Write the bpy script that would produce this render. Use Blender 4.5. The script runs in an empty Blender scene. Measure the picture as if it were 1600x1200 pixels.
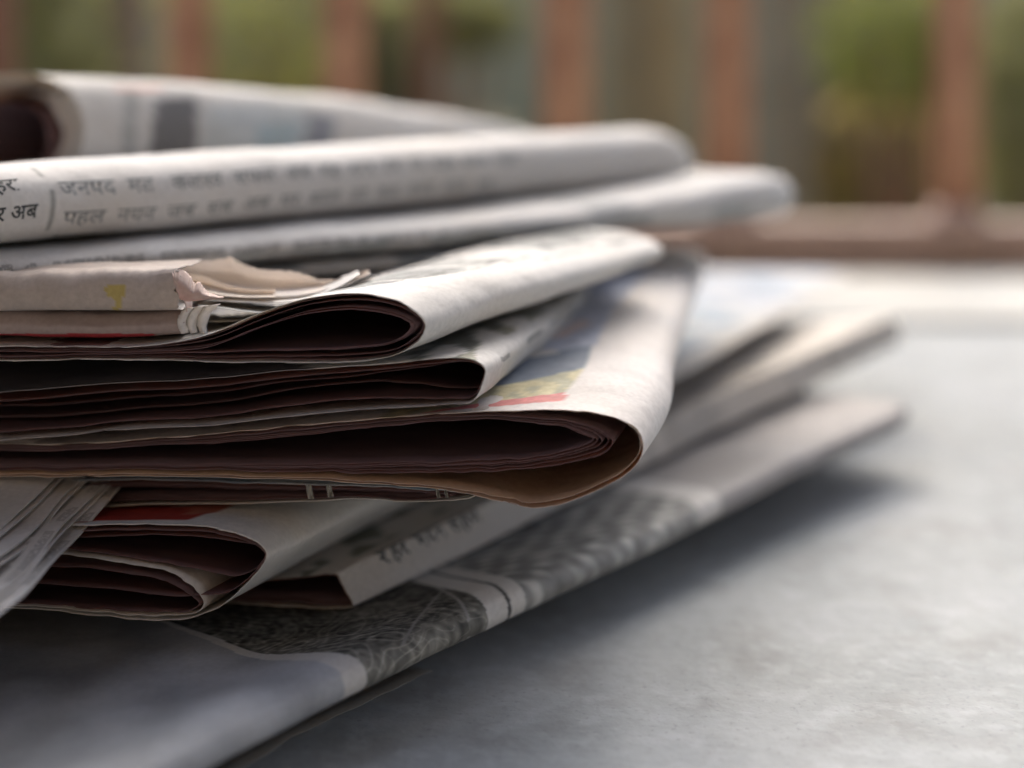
import bpy, math, random
import numpy as np
from mathutils import Vector, noise
random.seed(7)
SC = bpy.context.scene
COL = SC.collection
R = math.radians

# ---------------------------------------------------------------- camera, sky, sun, exposure
FP, CX, YH, ZC = 2222.22, 800.0, 150.0, 0.125     # focal length in photo pixels, principal column, horizon row, lens height
cd = bpy.data.cameras.new('camera')
cam = bpy.data.objects.new('camera', cd); COL.objects.link(cam)
cd.lens = 50; cd.sensor_width = 36; cd.clip_start = 0.01; cd.clip_end = 300
cam.location = (0, 0, ZC); cam.rotation_euler = (R(90), 0, 0)
cd.shift_y = -(600 - YH) / 1600
cd.dof.use_dof = True; cd.dof.focus_distance = 0.290; cd.dof.aperture_fstop = 4.4
SC.camera = cam

SUN_EL, SUN_AZ = 43, 2                            # degrees; azimuth measured from +Y (away from the camera) towards +X
w = bpy.data.worlds.new('World'); SC.world = w; w.use_nodes = True
nt = w.node_tree; bg = nt.nodes['Background']
sky = nt.nodes.new('ShaderNodeTexSky'); sky.sky_type = 'NISHITA'; sky.sun_disc = False
sky.sun_elevation = R(SUN_EL); sky.sun_rotation = R(SUN_AZ)
sky.air_density = 1.0; sky.dust_density = 6.0; sky.ozone_density = 0.6
nt.links.new(sky.outputs[0], bg.inputs[0]); bg.inputs[1].default_value = 0.11
sd = bpy.data.lights.new('sun', 'SUN'); sd.energy = 1.5; sd.angle = R(60); sd.color = (1.0, 0.995, 0.985)
sun = bpy.data.objects.new('sun', sd); COL.objects.link(sun)
sdir = Vector((math.sin(R(SUN_AZ)) * math.cos(R(SUN_EL)), math.cos(R(SUN_AZ)) * math.cos(R(SUN_EL)), math.sin(R(SUN_EL))))
sun.rotation_euler = sdir.to_track_quat('Z', 'Y').to_euler()
SC.view_settings.view_transform = 'Standard'; SC.view_settings.look = 'None'
SC.view_settings.exposure = 1.72; SC.view_settings.gamma = 1
SC.cycles.use_denoising = True
SC.cycles.max_bounces = 10; SC.cycles.diffuse_bounces = 5; SC.cycles.transmission_bounces = 8

def P(px, py, Y):
    return Vector(((px - CX) / FP * Y, Y, ZC - (py - YH) / FP * Y))

# ---------------------------------------------------------------- materials
def new_mat(name):
    m = bpy.data.materials.new(name); m.use_nodes = True
    n = m.node_tree; n.nodes.clear()
    return m, n
def N(n, t, **kw):
    x = n.nodes.new(t)
    for k, v in kw.items(): setattr(x, k, v)
    return x
def math_node(n, op, a, b=None, c=None):
    x = N(n, 'ShaderNodeMath', operation=op)
    for i, v in enumerate((a, b, c)):
        if v is None: continue
        if isinstance(v, (int, float)): x.inputs[i].default_value = v
        else: n.links.new(v, x.inputs[i])
    return x.outputs[0]
def mixc(n, fac, a, b, mode='MIX'):
    x = N(n, 'ShaderNodeMix', data_type='RGBA', blend_type=mode)
    for i, v in ((0, fac), (6, a), (7, b)):
        if isinstance(v, (int, float)): x.inputs[i].default_value = v
        elif isinstance(v, tuple): x.inputs[i].default_value = (*v, 1)
        else: n.links.new(v, x.inputs[i])
    return x.outputs[2]

def paper_mat(name, base, trans=0.22, tcol=(0.85, 0.74, 0.60)):
    """newsprint: fibrous relief, ink from the colour attribute 'ink', rows of small print where attribute 'txt' is set; light shines through"""
    m, n = new_mat(name)
    out = N(n, 'ShaderNodeOutputMaterial')
    uv = N(n, 'ShaderNodeUVMap', uv_map='uv')
    ink = N(n, 'ShaderNodeAttribute', attribute_name='ink')
    txt = N(n, 'ShaderNodeAttribute', attribute_name='txt')
    sep = N(n, 'ShaderNodeSeparateXYZ'); n.links.new(uv.outputs[0], sep.inputs[0])
    u, v = sep.outputs[0], sep.outputs[1]
    PITCH = 0.0034
    row = math_node(n, 'DIVIDE', v, PITCH)
    rf = math_node(n, 'FRACT', row); ri = math_node(n, 'FLOOR', row)
    inrow = math_node(n, 'MULTIPLY', math_node(n, 'GREATER_THAN', rf, 0.28), math_node(n, 'LESS_THAN', rf, 0.86))
    cmb = N(n, 'ShaderNodeCombineXYZ')
    n.links.new(math_node(n, 'MULTIPLY', u, 150.0), cmb.inputs[0]); n.links.new(math_node(n, 'MULTIPLY', ri, 3.7), cmb.inputs[1])
    wn = N(n, 'ShaderNodeTexNoise'); wn.inputs['Scale'].default_value = 1.3; wn.inputs['Detail'].default_value = 0
    n.links.new(cmb.outputs[0], wn.inputs['Vector'])
    word = math_node(n, 'GREATER_THAN', wn.outputs[0], 0.43)
    cmb2 = N(n, 'ShaderNodeCombineXYZ')
    n.links.new(math_node(n, 'MULTIPLY', u, 1500.0), cmb2.inputs[0]); n.links.new(math_node(n, 'MULTIPLY', row, 4.0), cmb2.inputs[1])
    ln = N(n, 'ShaderNodeTexNoise'); ln.inputs['Scale'].default_value = 1.0; ln.inputs['Detail'].default_value = 1
    n.links.new(cmb2.outputs[0], ln.inputs['Vector'])
    letter = math_node(n, 'GREATER_THAN', ln.outputs[0], 0.45)
    bar = math_node(n, 'GREATER_THAN', rf, 0.76)
    letter = math_node(n, 'MAXIMUM', letter, bar)
    mask = math_node(n, 'MULTIPLY', math_node(n, 'MULTIPLY', inrow, word), math_node(n, 'MULTIPLY', letter, txt.outputs['Fac']))
    # paper fibres and slight yellowing
    tc = N(n, 'ShaderNodeTexCoord')
    f1 = N(n, 'ShaderNodeTexNoise'); f1.inputs['Scale'].default_value = 900; f1.inputs['Detail'].default_value = 3
    f2 = N(n, 'ShaderNodeTexNoise'); f2.inputs['Scale'].default_value = 35; f2.inputs['Detail'].default_value = 4
    n.links.new(tc.outputs['Object'], f1.inputs['Vector']); n.links.new(tc.outputs['Object'], f2.inputs['Vector'])
    rgh = N(n, 'ShaderNodeMapRange'); n.links.new(f1.outputs[0], rgh.inputs[0])
    rgh.inputs[1].default_value = 0.3; rgh.inputs[2].default_value = 0.7; rgh.inputs[3].default_value = 0.86; rgh.inputs[4].default_value = 1.06
    col = mixc(n, 1.0, base, rgh.outputs[0], 'MULTIPLY')
    yel = N(n, 'ShaderNodeMapRange'); n.links.new(f2.outputs[0], yel.inputs[0])
    yel.inputs[1].default_value = 0.4; yel.inputs[2].default_value = 0.7; yel.inputs[3].default_value = 0.0; yel.inputs[4].default_value = 0.35
    col = mixc(n, yel.outputs[0], col, tuple(b * k for b, k in zip(base, (0.97, 0.92, 0.84))))
    col = mixc(n, 1.0, col, ink.outputs['Color'], 'MULTIPLY')
    col = mixc(n, math_node(n, 'MULTIPLY', mask, 0.85), col, (0.05, 0.055, 0.055))
    bmp = N(n, 'ShaderNodeBump'); bmp.inputs['Strength'].default_value = 0.25; bmp.inputs['Distance'].default_value = 0.0002
    n.links.new(f1.outputs[0], bmp.inputs['Height'])
    bmp2 = N(n, 'ShaderNodeBump'); bmp2.inputs['Strength'].default_value = 0.5; bmp2.inputs['Distance'].default_value = 0.002
    f3 = N(n, 'ShaderNodeTexNoise'); f3.inputs['Scale'].default_value = 90; f3.inputs['Detail'].default_value = 2
    n.links.new(tc.outputs['Object'], f3.inputs['Vector']); n.links.new(f3.outputs[0], bmp2.inputs['Height'])
    n.links.new(bmp2.outputs[0], bmp.inputs['Normal'])
    pb = N(n, 'ShaderNodeBsdfPrincipled'); pb.inputs['Roughness'].default_value = 0.62
    pb.inputs['Specular IOR Level'].default_value = 0.3
    n.links.new(col, pb.inputs['Base Color']); n.links.new(bmp.outputs[0], pb.inputs['Normal'])
    tr = N(n, 'ShaderNodeBsdfTranslucent')
    n.links.new(mixc(n, 1.0, ink.outputs['Color'], tcol, 'MULTIPLY'), tr.inputs[0])
    mx = N(n, 'ShaderNodeMixShader'); mx.inputs[0].default_value = trans
    n.links.new(pb.outputs[0], mx.inputs[1]); n.links.new(tr.outputs[0], mx.inputs[2]); n.links.new(mx.outputs[0], out.inputs[0])
    return m

NEWS = paper_mat('newsprint', (0.68, 0.67, 0.65))
WARM = paper_mat('newsprint_outer_page', (0.68, 0.67, 0.65), 0.22, (1.0, 0.62, 0.34))
INNER_SHADED = paper_mat('newsprint_inner_shaded', (0.14, 0.100, 0.112), 0.28, (0.80, 0.36, 0.20))  # same paper, its colour darkened for the shade inside the folds
PALE = paper_mat('newsprint_thin', (0.74, 0.72, 0.70), 0.42, (0.95, 0.90, 0.86))
PINK = paper_mat('newsprint_pink', (0.60, 0.53, 0.50), 0.25, (0.75, 0.35, 0.28))

def simple_mat(name, col, rough=0.7, nscale=20, var=0.25, bump=0.0, bdist=0.002, spec=0.4, col2=None):
    m, n = new_mat(name)
    out = N(n, 'ShaderNodeOutputMaterial'); pb = N(n, 'ShaderNodeBsdfPrincipled')
    tc = N(n, 'ShaderNodeTexCoord'); t = N(n, 'ShaderNodeTexNoise'); t.inputs['Scale'].default_value = nscale; t.inputs['Detail'].default_value = 5
    n.links.new(tc.outputs['Object'], t.inputs['Vector'])
    mr = N(n, 'ShaderNodeMapRange'); n.links.new(t.outputs[0], mr.inputs[0]); mr.inputs[1].default_value = 0.3; mr.inputs[2].default_value = 0.7
    c2 = col2 or tuple(c * (1 - var) for c in col)
    c = mixc(n, mr.outputs[0], col, c2)
    n.links.new(c, pb.inputs['Base Color']); pb.inputs['Roughness'].default_value = rough; pb.inputs['Specular IOR Level'].default_value = spec
    if bump:
        b = N(n, 'ShaderNodeBump'); b.inputs['Strength'].default_value = bump; b.inputs['Distance'].default_value = bdist
        n.links.new(t.outputs[0], b.inputs['Height']); n.links.new(b.outputs[0], pb.inputs['Normal'])
    n.links.new(pb.outputs[0], out.inputs[0])
    return m

def floor_material():
    m, n = new_mat('stone_floor')
    out = N(n, 'ShaderNodeOutputMaterial'); pb = N(n, 'ShaderNodeBsdfPrincipled')
    tc = N(n, 'ShaderNodeTexCoord')
    def nz(s, d): 
        t = N(n, 'ShaderNodeTexNoise'); t.inputs['Scale'].default_value = s; t.inputs['Detail'].default_value = d
        n.links.new(tc.outputs['Object'], t.inputs['Vector']); return t.outputs[0]
    def mr(x, a, b, c, d):
        q = N(n, 'ShaderNodeMapRange'); n.links.new(x, q.inputs[0])
        for i, v in enumerate((a, b, c, d)): q.inputs[i + 1].default_value = v
        return q.outputs[0]
    c = mixc(n, mr(nz(14, 6), .38, .62, 0, 1), (0.385, 0.402, 0.405), (0.315, 0.332, 0.328))
    c = mixc(n, mr(nz(260, 3), .52, .75, 0, .22), c, (0.25, 0.255, 0.25))
    c = mixc(n, mr(nz(45, 5), .52, .68, 0, .45), c, (0.235, 0.235, 0.225))
    c = mixc(n, mr(nz(420, 2), .60, .85, 0, .4), c, (0.42, 0.43, 0.43))
    c = mixc(n, mr(nz(150, 4), .50, .66, 0, .4), c, (0.46, 0.475, 0.485))
    c = mixc(n, mr(nz(700, 2), .60, .72, 0, .35), c, (0.20, 0.20, 0.20))
    n.links.new(c, pb.inputs['Base Color'])
    n.links.new(mr(nz(60, 3), .3, .7, .68, .85), pb.inputs['Roughness'])
    pb.inputs['Specular IOR Level'].default_value = 0.2
    b = N(n, 'ShaderNodeBump'); b.inputs['Strength'].default_value = 0.45; b.inputs['Distance'].default_value = 0.0009
    n.links.new(nz(200, 4), b.inputs['Height']); n.links.new(b.outputs[0], pb.inputs['Normal'])
    n.links.new(pb.outputs[0], out.inputs[0])
    return m
M_FLOOR = floor_material()
M_KERB = simple_mat('white_kerb', (0.52, 0.515, 0.48), 0.85, 14, 0.08, 0.2, spec=0.15)
M_RAIL = simple_mat('terracotta_paint', (0.46, 0.26, 0.155), 0.5, 30, 0.25, 0.2, col2=(0.27, 0.12, 0.07))
M_RAIL2 = simple_mat('dull_brown_paint', (0.22, 0.11, 0.07), 0.6, 30, 0.25, 0.2)
M_RAILB = simple_mat('dusty_rail_paint', (0.46, 0.31, 0.24), 0.6, 25, 0.2, 0.2)
M_INK = simple_mat('black_ink', (0.045, 0.05, 0.05), 0.7, 800, 0.3)

# ---------------------------------------------------------------- object helpers
def tag(o, label, cat, group=None, kind=None):
    o['label'] = label
    if cat: o['category'] = cat
    if group: o['group'] = group
    if kind: o['kind'] = kind
    return o
def empty(name, loc):
    o = bpy.data.objects.new(name, None); COL.objects.link(o); o.location = loc; o.empty_display_size = 0.01
    return o
def link(name, me, mat, parent=None):
    o = bpy.data.objects.new(name, me); COL.objects.link(o)
    if mat: me.materials.append(mat)
    if parent:
        o.parent = parent
        o.matrix_parent_inverse = parent_world(parent).inverted()
    return o
def parent_world(o):
    from mathutils import Matrix
    m = Matrix.Translation(o.location)
    return (parent_world(o.parent) @ o.matrix_parent_inverse @ m) if o.parent else m

def spline(pts, per=8):
    """Catmull-Rom through pts (k,d): the same number of samples per segment, so profiles with equal counts stay in step"""
    p = np.asarray(pts, float); k = len(p)
    out = []
    for i in range(k - 1):
        p0 = p[i - 1] if i > 0 else 2 * p[0] - p[1]
        p1, p2 = p[i], p[i + 1]
        p3 = p[i + 2] if i + 2 < k else 2 * p[-1] - p[-2]
        d1 = max(np.linalg.norm(p1 - p0), 1e-9) ** .5; d2 = max(np.linalg.norm(p2 - p1), 1e-9) ** .5; d3 = max(np.linalg.norm(p3 - p2), 1e-9) ** .5
        t0, t1 = 0, d1; t2 = t1 + d2; t3 = t2 + d3
        for j in range(per):
            t = t1 + (t2 - t1) * j / per
            A1 = (t1 - t) / (t1 - t0) * p0 + (t - t0) / (t1 - t0) * p1
            A2 = (t2 - t) / (t2 - t1) * p1 + (t - t1) / (t2 - t1) * p2
            A3 = (t3 - t) / (t3 - t2) * p2 + (t - t2) / (t3 - t2) * p3
            B1 = (t2 - t) / (t2 - t0) * A1 + (t - t0) / (t2 - t0) * A2
            B2 = (t3 - t) / (t3 - t1) * A2 + (t - t1) / (t3 - t1) * A3
            out.append((t2 - t) / (t2 - t1) * B1 + (t - t1) / (t2 - t1) * B2)
    out.append(p[-1])
    return np.array(out)

def sheet(name, G, mat, parent, thick=0.00011, inkf=None, txtf=None, crumple=0.0, seed=0, rag=0.0):
    """G: grid (stations, profile, 3). One sheet of paper with real thickness, uv in metres, ink and small-print attributes."""
    G = np.array(G, float); S, M, _ = G.shape
    if crumple:
        off = Vector((seed * 3.1, seed * 1.7, 0))
        for a in range(S):
            for b in range(M):
                q = Vector(G[a, b]); nz = noise.noise_vector(q * 38 + off) * crumple + noise.noise_vector(q * 110 + off) * crumple * 0.3
                G[a, b] += np.array(nz) * np.array((0.5, 0.3, 1.0))
    if rag:                                     # uneven near edge
        d = G[1] - G[0]; d /= np.maximum(np.linalg.norm(d, axis=1, keepdims=True), 1e-9)
        for b in range(M):
            q = Vector(G[0, b]) * 260 + Vector((seed * 5.3, 0, 0)); q2 = q * 5
            G[0, b] += d[b] * rag * (noise.noise(q) + 0.4 * noise.noise(q2))
    du = np.gradient(G, axis=0); dv = np.gradient(G, axis=1)
    nn = np.cross(dv, du); nn /= np.maximum(np.linalg.norm(nn, axis=2, keepdims=True), 1e-12)
    T = G + nn * thick * 0.5; Bm = G - nn * thick * 0.5
    V = np.concatenate([T.reshape(-1, 3), Bm.reshape(-1, 3)])
    off = S * M
    idx = np.arange(S * M).reshape(S, M)
    a, b, c, d = idx[:-1, :-1].ravel(), idx[:-1, 1:].ravel(), idx[1:, 1:].ravel(), idx[1:, :-1].ravel()
    F = [np.stack([a, b, c, d], 1), np.stack([d, c, b, a], 1) + off]
    loop = np.concatenate([idx[0, :], idx[1:, -1], idx[-1, -2::-1], idx[-2:0:-1, 0]])
    l2 = np.roll(loop, -1)
    F.append(np.stack([loop, loop + off, l2 + off, l2], 1))
    F = np.concatenate(F)
    # lay winding so that the T side faces out
    me = bpy.data.meshes.new(name)
    me.vertices.add(len(V)); me.vertices.foreach_set('co', V.astype(np.float32).ravel())
    me.loops.add(F.size); me.loops.foreach_set('vertex_index', F.ravel().astype(np.int32))
    me.polygons.add(len(F)); me.polygons.foreach_set('loop_start', (np.arange(len(F)) * 4).astype(np.int32))
    me.polygons.foreach_set('loop_total', np.full(len(F), 4, np.int32))
    sm = np.ones(len(F), bool); sm[2 * len(a):] = False
    me.polygons.foreach_set('use_smooth', sm)
    me.update(calc_edges=True)
    ul = np.concatenate([[0], np.cumsum(np.linalg.norm(np.diff(G[:, M // 2], axis=0), axis=1))])
    vl = np.concatenate([[0], np.cumsum(np.linalg.norm(np.diff(G[0], axis=0), axis=1))])
    U, W = np.meshgrid(ul, vl, indexing='ij')
    uvv = np.stack([U.ravel(), W.ravel()], 1); uvv = np.concatenate([uvv, uvv])
    lay = me.uv_layers.new(name='uv'); lay.data.foreach_set('uv', uvv[F.ravel()].astype(np.float32).ravel())
    ink = np.ones((len(V), 4), np.float32)
    if mat is WARM: ink[off:, :3] = (.70, .50, .36)  # underside browned to paint in the glow of light through the page
    if inkf is not None:
        col = inkf(G, U, W)                      # (S,M,3)
        ink[:off, :3] = col.reshape(-1, 3); ink[off:, :3] = (0.75 + 0.25 * col.reshape(-1, 3)) * (np.array((.70, .50, .36)) if mat is WARM else 1)
    at = me.color_attributes.new('ink', 'FLOAT_COLOR', 'POINT'); at.data.foreach_set('color', ink.ravel())
    tx = np.zeros(len(V), np.float32)
    if txtf is not None: tx[:off] = txtf(G, U, W).ravel()
    at = me.attributes.new('txt', 'FLOAT', 'POINT'); at.data.foreach_set('value', tx)
    o = link(name, me, mat, parent)
    o['_s'] = 0; del o['_s']
    return o, G, nn

def cut_pts(px_pts, Y0, s, ref):
    X0 = (ref[0] - CX) / FP * Y0
    res = []
    for x, y in px_pts:
        k = (x - CX) / FP
        Y = (Y0 - s * X0) / (1 - s * k)
        res.append(P(x, y, Y))
    return np.array([tuple(v) for v in res])

def extrude(prof3, path, nst, k_of=None, zr=0.0, start=0.0):
    """prof3 (M,3) swept along path (list of offsets as Vectors, first = 0) with nst stations; k_of(t) squashes heights about zr"""
    pth = spline([tuple(v) for v in path], 12)
    L = np.concatenate([[0], np.cumsum(np.linalg.norm(np.diff(pth, axis=0), axis=1))])
    tt = np.linspace(0, 1, nst) ** 1.35
    G = []
    for t in tt:
        s = start + (L[-1] - start) * t
        o = np.array([np.interp(s, L, pth[:, i]) for i in range(3)])
        q = prof3.copy()
        if k_of: q[:, 2] = zr + (q[:, 2] - zr) * k_of(s / L[-1])
        G.append(q + o)
    return np.array(G)

def lerp_prof(a, b, w): return [(p[0] + (q[0] - p[0]) * w, p[1] + (q[1] - p[1]) * w) for p, q in zip(a, b)]
def sstep(x, a, b):
    t = np.clip((x - a) / (b - a), 0, 1); return t * t * (3 - 2 * t)
def to_px(G):
    return CX + G[..., 0] / G[..., 1] * FP, YH + (ZC - G[..., 2]) / G[..., 1] * FP
def nz_grid(G, sc, seed=0, st=(1, 1, 1)):
    out = np.empty(G.shape[:2])
    for a in range(G.shape[0]):
        for b in range(G.shape[1]):
            g = G[a, b]; out[a, b] = noise.noise(Vector((g[0] * sc * st[0], g[1] * sc * st[1], g[2] * sc * st[2] + seed)))
    return out

def wrap_text(name, body, G, nn, u0, v0, size, parent, side=1, mat=None, xs=1.0, bold=0.0):
    """printed words laid on the sheet: local x runs along the stations (metres from u0), local y against the profile (from v0)"""
    cu = bpy.data.curves.new(name, 'FONT'); cu.body = body; cu.size = size; cu.resolution_u = 3; cu.offset = bold
    ob = bpy.data.objects.new(name, cu); COL.objects.link(ob)
    dg = bpy.context.evaluated_depsgraph_get()
    me = bpy.data.meshes.new_from_object(ob.evaluated_get(dg)); bpy.data.objects.remove(ob)
    S, M, _ = G.shape
    ul = np.concatenate([[0], np.cumsum(np.linalg.norm(np.diff(G[:, M // 2], axis=0), axis=1))])
    vl = np.concatenate([[0], np.cumsum(np.linalg.norm(np.diff(G[0], axis=0), axis=1))])
    for v in me.vertices:
        u = u0 + v.co.x * xs; q = v0 - v.co.y
        a = float(np.interp(u, ul, np.arange(S))); b = float(np.interp(q, vl, np.arange(M)))
        a0, b0 = min(int(a), S - 2), min(int(b), M - 2); fa, fb = a - a0, b - b0
        def bl(A): return (A[a0, b0] * (1 - fa) * (1 - fb) + A[a0 + 1, b0] * fa * (1 - fb) + A[a0, b0 + 1] * (1 - fa) * fb + A[a0 + 1, b0 + 1] * fa * fb)
        v.co = bl(G) + side * bl(nn) * 0.00013
    me.materials.clear()
    return link(name, me, mat or M_INK, parent)

# ---------------------------------------------------------------- the setting: floor, kerb, garden ground
def box_mesh(name, lo, hi, bev=0.0, seg=3):
    import bmesh
    bm = bmesh.new(); bmesh.ops.create_cube(bm, size=1)
    for v in bm.verts:
        v.co = Vector([(lo[i] + hi[i]) / 2 + v.co[i] * (hi[i] - lo[i]) for i in range(3)])
    if bev: bmesh.ops.bevel(bm, geom=list(bm.edges), offset=bev, segments=seg, affect='EDGES', profile=0.6)
    me = bpy.data.meshes.new(name); bm.to_mesh(me); bm.free()
    for p in me.polygons: p.use_smooth = bool(bev)
    return me
def structure(name, me, mat, label):
    o = link(name, me, mat); o['kind'] = 'structure'; o['label'] = label; return o
structure('floor', box_mesh('floor', (-1.6, -1.195, -0.12), (1.8, 0.772, 0.0)), M_FLOOR, 'pale grey speckled stone floor the pile of newspapers lies on')
structure('kerb', box_mesh('kerb', (-1.6, 0.7725, -0.12), (1.8, 0.975, 0.0035), 0.0025), M_KERB, 'white painted strip along the far edge of the stone floor')

M_SHADE_WALL = simple_mat('shade_wall_plaster', (0.13, 0.095, 0.065), 0.85, 3, 0.2, 0.3, 0.004)
structure('unseen_shade_wall', box_mesh('unseen_shade_wall', (-3.0, -1.35, -0.12), (3.0, -1.2, 2.5)), M_SHADE_WALL, 'unseen plastered wall added behind the lens to shade the near side')  # never in view; added to block sky light from the near side
structure('unseen_shade_roof', box_mesh('unseen_shade_roof', (-0.8, -1.4, 2.503), (3.0, 0.4, 2.62)), M_SHADE_WALL, 'unseen roof slab added over the stone floor to keep the near side in shade')  # added above the view only to cast shade on the near side
def garden_ground():
    S = 60; me = bpy.data.meshes.new('garden_ground'); vs = []; fs = []
    for i in range(S + 1):
        for j in range(S + 1):
            x = -40 + 80 * i / S; y = 1.0 + 60 * (j / S) ** 1.6
            vs.append((x, y, -0.75 + 0.08 * noise.noise(Vector((x * .7, y * .7, 0)))))
    for i in range(S):
        for j in range(S):
            a = i * (S + 1) + j; fs.append((a, a + S + 1, a + S + 2, a + 1))
    me.from_pydata(vs, [], fs); return me
structure('garden_ground', garden_ground(), simple_mat('soil_and_moss', (0.10, 0.085, 0.05), 0.95, 2.5, 0.4, 0.5, 0.05, col2=(0.06, 0.085, 0.03)), 'brown and green garden ground beyond the railing')

# ---------------------------------------------------------------- railing at the edge of the floor
RY = 1.012
rail = empty('balcony_railing', (0.1, RY, 0.0))
tag(rail, 'terracotta painted railing standing behind the white kerb', 'railing')
def tube(name, path, radii, mat, parent, n=12, sq=False):
    vs, fs = [], []
    m = len(path)
    for i, (p, r) in enumerate(zip(path, radii)):
        p = Vector(p); d = (Vector(path[min(i + 1, m - 1)]) - Vector(path[max(i - 1, 0)])).normalized()
        a = d.cross(Vector((0, 1, 0.01))).normalized(); b = d.cross(a)
        for k in range(n):
            t = 2 * math.pi * k / n
            c, s = math.cos(t), math.sin(t)
            if sq: q = 1 / (abs(c) ** 6 + abs(s) ** 6) ** (1 / 6); c *= q; s *= q
            vs.append(tuple(p + a * c * r + b * s * r))
    for i in range(m - 1):
        for k in range(n):
            k2 = (k + 1) % n
            fs.append((i * n + k, i * n + k2, (i + 1) * n + k2, (i + 1) * n + k))
    fs.append(tuple(range(n - 1, -1, -1))); fs.append(tuple((m - 1) * n + k for k in range(n)))
    me = bpy.data.meshes.new(name); me.from_pydata(vs, [], fs)
    for q in me.polygons[:-2]: q.use_smooth = True
    import bmesh
    bm = bmesh.new(); bm.from_mesh(me); bmesh.ops.recalc_face_normals(bm, faces=bm.faces); bm.to_mesh(me); bm.free()
    return link(name, me, mat, parent)
for i, (x0, x1) in enumerate([(-1250, -1180), (-980, -905), (-640, -570), (-330, -255), (-45, 28), (259, 331), (504, 577), (845, 925), (1099, 1175), (1459, 1531), (1800, 1872), (2060, 2135), (2400, 2470)]):
    xc = ((x0 + x1) / 2 - CX) / FP * RY; r = (x1 - x0) / 2 / FP * RY
    tube('bar', [(xc, RY, z) for z in (0.02, 0.25, 0.5, 0.75, 0.92)], [r] * 5, M_RAIL2 if i == 4 else M_RAIL, rail, 16)
    tube('collar', [(xc, RY, z) for z in (0.012, 0.030, 0.041, 0.048)], [r * 1.5, r * 1.5, r * 1.25, r * 1.02], M_RAILB, rail, 16)
link('bottom_rail', box_mesh('bottom_rail', (-1.5, RY - 0.017, -0.03), (1.7, RY + 0.017, 0.036), 0.007), M_RAILB, rail)
link('top_rail', box_mesh('top_rail', (-1.5, RY - 0.025, 0.915), (1.7, RY + 0.025, 0.96), 0.008), M_RAILB, rail)

# ---------------------------------------------------------------- the garden beyond
def leaf_mat(name, a, b):
    m = simple_mat(name, a, 0.6, 6, 0.3, col2=b); n = m.node_tree
    pb = [x for x in n.nodes if x.type == 'BSDF_PRINCIPLED'][0]; out = [x for x in n.nodes if x.type == 'OUTPUT_MATERIAL'][0]
    tr = N(n, 'ShaderNodeBsdfTranslucent'); tr.inputs[0].default_value = (a[0] * 1.6, a[1] * 1.8, a[2], 1)
    mx = N(n, 'ShaderNodeMixShader'); mx.inputs[0].default_value = 0.5
    n.links.new(pb.outputs[0], mx.inputs[1]); n.links.new(tr.outputs[0], mx.inputs[2]); n.links.new(mx.outputs[0], out.inputs[0])
    return m
L_DARK = leaf_mat('dark_leaf', (0.32, 0.29, 0.20), (0.26, 0.23, 0.16))
L_MID = leaf_mat('mid_leaf', (0.26, 0.24, 0.13), (0.21, 0.18, 0.10))
L_BRIGHT = leaf_mat('bright_leaf', (0.29, 0.28, 0.11), (0.22, 0.21, 0.09))
L_BROWN = leaf_mat('dry_leaf', (0.48, 0.37, 0.23), (0.36, 0.30, 0.18))
BARK = simple_mat('olive_bark', (0.46, 0.37, 0.22), 0.9, 8, 0.3, 0.8, 0.02)
BARK2 = simple_mat('taupe_bark', (0.46, 0.37, 0.25), 0.9, 9, 0.3, 0.8, 0.02)
BARK3 = simple_mat('reddish_bark', (0.33, 0.16, 0.09), 0.9, 9, 0.3, 0.8, 0.02)
BARK4 = simple_mat('mauve_bark', (0.36, 0.25, 0.18), 0.9, 9, 0.3, 0.8, 0.02)

def leaves(name, c, rad, n, size, mat, parent, seed):
    rnd = random.Random(seed); vs, fs = [], []
    for _ in range(n):
        while True:
            p = Vector([rnd.uniform(-1, 1) for _ in range(3)])
            if p.length < 1 and noise.noise(p * 2.3 + Vector((seed, 0, 0))) > -0.18: break
        q = Vector((c[0] + p.x * rad[0], c[1] + p.y * rad[1], c[2] + p.z * rad[2]))
        a = Vector([rnd.gauss(0, 1) for _ in range(3)]).normalized(); b = a.orthogonal().normalized()
        s = size * rnd.uniform(.6, 1.3); i = len(vs)
        vs += [tuple(q - a * s), tuple(q + b * s * .42 + a * s * .1), tuple(q + a * s), tuple(q - b * s * .42 + a * s * .1)]
        fs += [(i, i + 1, i + 2, i + 3)]
    me = bpy.data.meshes.new(name); me.from_pydata(vs, [], fs)
    return link(name, me, mat, parent)

def tree(px, wpx, Y, mat, leafm, label, seed, h=3.0, lean=0.0):
    x = (px - CX) / FP * Y; r = wpx / 2 / FP * Y
    t = empty('garden_tree', (x, Y, -0.75)); tag(t, label, 'tree', 'trees in the garden')
    rnd = random.Random(seed)
    zs = [-0.8, -0.6, -0.3, 0.0, 0.5, 1.2, 3.5, 5.9]
    pth = [(x + lean * (z) + 0.03 * r * math.sin(z * 4 + seed), Y, z) for z in zs]
    tube('trunk', pth, [r * k for k in (1.5, 1.2, 1.05, 1.0, .97, .9, .7, .45)], mat, t, 18)
    for k in range(5):
        a = rnd.uniform(0, 6.28); z0 = rnd.uniform(4.6, 5.4); L = rnd.uniform(.6, 1.1)
        b0 = Vector((x + lean * z0, Y, z0)); e = b0 + Vector((math.cos(a) * L, math.sin(a) * L, L * .8))
        tube('limb', [b0, (b0 + e) / 2 + Vector((0, 0, .08)), e], [r * .4, r * .28, r * .12], mat, t, 8)
    leaves('crown', (x, Y, 6.2), (1.1, 1.0, .6), 700, .07, leafm, t, seed)
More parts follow.
